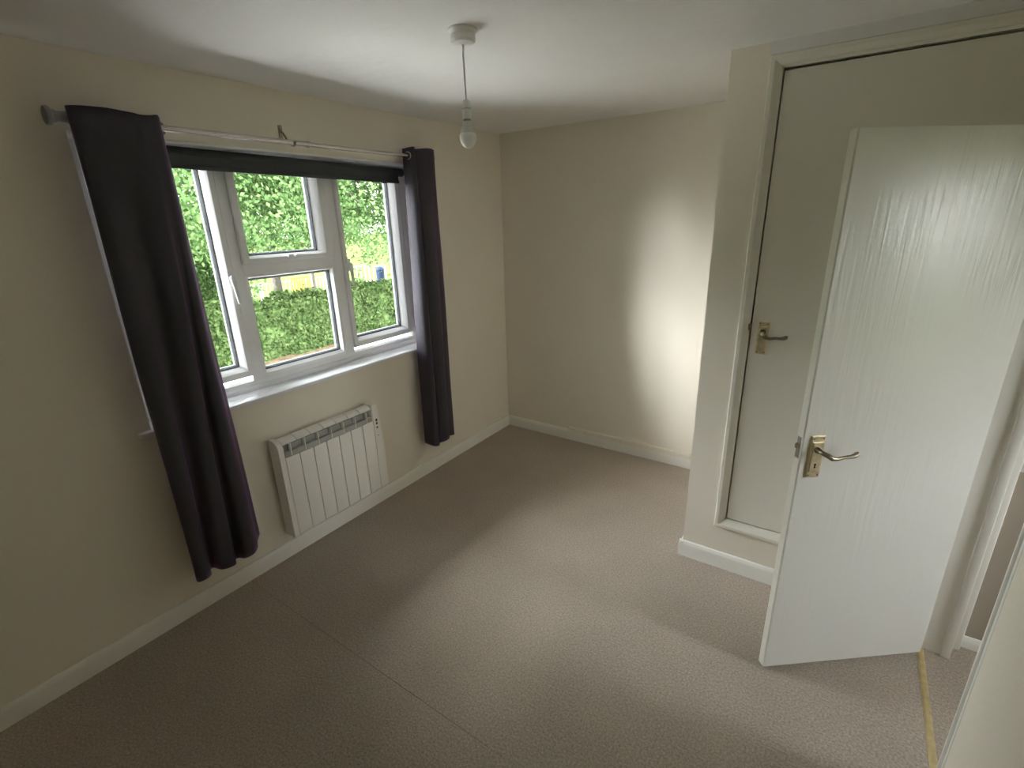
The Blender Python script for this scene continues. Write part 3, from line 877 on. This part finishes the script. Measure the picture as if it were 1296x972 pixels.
b = BM(); box(b, -160, 60, -120, 160, GZ - 0.5, GZ)
tag(link('field_ground', b, M['grass'], None), 'bright green meadow beyond the garden hedge', 'meadow', kind='structure')
b = BM(); box(b, -14.4, -12.9, -12, 32, GZ - 0.1, GZ + 0.03, 0.02)
tag(link('dry_verge', b, M['dry_soil'], None), 'strip of dry yellow grass along the foot of the hedge', 'verge', kind='structure')
b = BM(); box(b, -26.0, -23.2, -30, 19.5, GZ - 0.1, GZ + 0.02)
tag(link('path', b, M['road'], None), 'pale pinkish path behind the hedge', 'path', kind='structure')

b = BM(); box(b, -11.0, -0.28, -25, 40, GZ - 0.1, GZ + 0.03)  # unseen pale ground, added to reflect neutral light up to the ceiling
tag(link('bounce_yard', b, M['bounce_paving'], None), 'unseen grey paving added below the window to bounce neutral light onto the ceiling', 'yard', kind='structure')
# hedge
hg = tag(empty('hedge', (-14.5, 9.5, GZ)), 'long clipped green hedge in front of the meadow', 'hedge')
HL0, HL1 = -13.0, 13.0
bm = BM(); box(bm, -0.42, 0.48, HL0, HL1, 0.0, 1.82, 0.15, 2)
link('core', bm, M['leaf_core'], hg)
k = 60000
f = rng.uniform(0, 1, k)
P = np.empty((k, 3)); N = np.zeros((k, 3))
yv = rng.uniform(HL0, HL1, k)
top = f > 0.70
bumpy = 0.10 * np.sin(yv * 2.3) + 0.08 * np.sin(yv * 5.1 + 1) + 0.05 * np.sin(yv * 9.7)
P[:, 1] = yv
zz = rng.uniform(0.02, 1.98, k)
P[~top, 0] = (0.55 + bumpy * 0.7 + 0.06 * np.sin(zz * 7 + yv * 3) + rng.normal(0, 0.06, k))[~top]
P[~top, 2] = zz[~top]
P[top, 0] = rng.uniform(-0.6, 0.6, k)[top]
P[top, 2] = (1.95 + bumpy + rng.normal(0, 0.07, k))[top]
N[~top] = (1, 0, 0.45); N[top] = (0.25, 0, 1)
A, B = leaf_axes(N, 0.072, 0.6)
quads_mesh('foliage', P, A, B, M['hedge_leaf'], hg)

def tree(name, label, base, height, blobs, leaves, size, trunk_r=0.16, lean=(0, 0)):
    root = tag(empty(name, base), label, 'tree', 'trees behind the hedge')
    bm = BM()
    tube(bm, [(0, 0, -0.1), (lean[0] * 0.3, lean[1] * 0.3, height * 0.3), (lean[0], lean[1], height)], [trunk_r * 1.25, trunk_r, trunk_r * 0.55], 10)
    for c, r in blobs:
        tube(bm, [(lean[0] * 0.6, lean[1] * 0.6, height * 0.55), tuple((Vector(c) * 0.6 + Vector((lean[0], lean[1], height)) * 0.4)), c], [trunk_r * 0.45, trunk_r * 0.3, trunk_r * 0.12], 6)
    link('trunk', bm, M['bark'], root, True, 60)
    tot = sum(r[0] * r[1] for c, r in blobs)
    Ps, Ns = [], []
    for c, r in blobs:
        m_ = int(leaves * r[0] * r[1] / tot)
        d = rng.normal(0, 1, (m_, 3)); d /= np.linalg.norm(d, axis=1)[:, None]
        rad = rng.uniform(0.45, 1.0, (m_, 1)) ** 0.6
        lump = 1 + 0.16 * np.sin(d[:, :1] * 7 + c[0]) + 0.16 * np.sin(d[:, 1:2] * 8 + c[1]) + 0.12 * np.sin(d[:, 2:3] * 9 + c[2])
        Ps.append(np.array(c) + d * rad * lump * np.array([r[0], r[1], r[2]])); Ns.append(d + np.array([0.3, 0, 0.5]))
    P = np.concatenate(Ps); N = np.concatenate(Ns)
    A, B = leaf_axes(N, size, 0.6)
    quads_mesh('foliage', P, A, B, M['tree_leaf'], root)
    return root
blobs = []
for zc in (5.4, 8.0, 10.8, 13.2, 15.4):
    for xc in (8.4, 5.6, 2.8, 0.0):
        for yc in (-7.6, -5.0, -2.2, 0.6, 3.4, 6.0):
            if zc > 15 and (yc < -6 or yc > 3 or xc < 1): continue
            jx, jy, jz = rng.uniform(-0.5, 0.5, 3)
            blobs.append(((xc + jx - 0.12 * abs(zc - 8), yc + jy, zc + jz), (1.9, 2.0, 1.75)))
tree('oak_tree', 'huge spreading oak on the thicker trunk behind the hedge', (-17.8, 11.5, GZ), 9.0, blobs, 500000, 0.056, 0.17)
tree('slender_tree', 'slender tree on a thin trunk beyond the path', (-24.5, 17.7, GZ), 6.0,
     [((0, 0.5, 6.2), (1.7, 2.2, 1.8)), ((0.2, 2.4, 5.6), (1.6, 2.0, 1.5)), ((0, 0.3, 8.0), (1.6, 2.0, 1.4))],
     16000, 0.10, 0.12)
tree('bushy_tree', 'low bushy tree growing behind the hedge next to the hanging curtain', (-21.6, 9.4, GZ), 2.8,
     [((0, 0, 2.1), (1.0, 2.2, 1.7)), ((0, -1.8, 3.0), (1.0, 1.9, 1.6)), ((0, 1.2, 3.2), (1.0, 1.7, 1.5)), ((0, 1.4, 1.7), (1.0, 1.7, 1.5)), ((0, 0, 4.3), (1.0, 2.2, 1.1)), ((0, -2.6, 1.8), (1.0, 1.8, 1.6))],
     42000, 0.060, 0.12)
tree('unseen_shade_tree', 'unseen tall tree added along the hedge to shade the cupboard box wall', (-20.0, -6.5, GZ), 6.0,
     [((0, yy, zz), (1.9, 2.0, 1.7)) for yy in (-4.5, -1.5, 1.5, 4.2) for zz in (2.6, 5.2, 7.8)],
     40000, 0.12, 0.2)  # out of view, added to block low sky light from the cupboard wall

# railings along the far side of the path, one section per thing
def railing(loc, length, label, m=None, bars=8, h=1.2):
    m = m or M['rail']
    r = tag(empty('metal_railing', loc), label, 'railing', 'metal railings beyond the path')
    for yy in (0.0, length):
        b = BM(); box(b, -0.03, 0.03, yy - 0.03, yy + 0.03, -0.05, h + 0.03, 0.005); link('post', b, m, r)
    for zz in (0.2, h - 0.06):
        b = BM(); box(b, -0.02, 0.02, 0, length, zz, zz + 0.045); link('rail', b, m, r)
    for q in range(1, bars):
        yy = length * q / bars
        b = BM(); box(b, -0.01, 0.01, yy - 0.011, yy + 0.011, 0.22, h - 0.04); link('bar', b, m, r)
for q, lb in enumerate(('grey metal railing section beyond the path near the thicker trunk', 'grey metal railing section right behind the yellow barrier', 'grey metal railing section past the yellow barrier towards the slender tree')):
    railing((-26.4, 13.4 + q * 2.15, GZ), 2.0, lb)
railing((-27.5, 23.0, GZ), 1.1, 'short white railing on the meadow beside the navy bin', M['white_rail'], 3, 1.5)
railing((-28.0, 24.9, GZ), 1.6, 'white railing standing behind the navy bin', M['white_rail'], 4, 1.3)
yb2 = tag(empty('safety_barrier', (-25.6, 16.9, GZ)), 'bright yellow slatted safety barrier beyond the hedge', 'barrier')
for zz in (0.35, 1.32):
    b = BM(); box(b, -0.03, 0.03, 0.0, 1.3, zz, zz + 0.12, 0.01); link('rail', b, M['yellow'], yb2)
for q in range(8):
    yy = 0.02 + q * 0.172
    b = BM(); box(b, -0.02, 0.02, yy, yy + 0.11, 0.40, 1.38, 0.01); link('slat', b, M['yellow'], yb2)
for yy in (0.15, 1.10):
    b = BM(); box(b, -0.25, 0.25, yy, yy + 0.06, -0.02, 0.05, 0.01); box(b, -0.03, 0.03, yy, yy + 0.06, 0.0, 0.4); link('foot', b, M['yellow'], yb2)
bn = tag(empty('litter_bin', (-26.8, 24.9, GZ)), 'navy blue litter bin among white railings on the meadow', 'bin')
b = BM(); lathe(b, [(0.26, -0.02), (0.28, 0.1), (0.30, 1.1), (0.31, 1.12)], n=20); link('body', b, M['blue_bin'], bn, True, 40)
b = BM(); lathe(b, [(0.33, 1.10), (0.33, 1.16), (0.24, 1.34), (0.05, 1.40)], n=20); link('lid', b, M['blue_bin'], bn, True, 40)
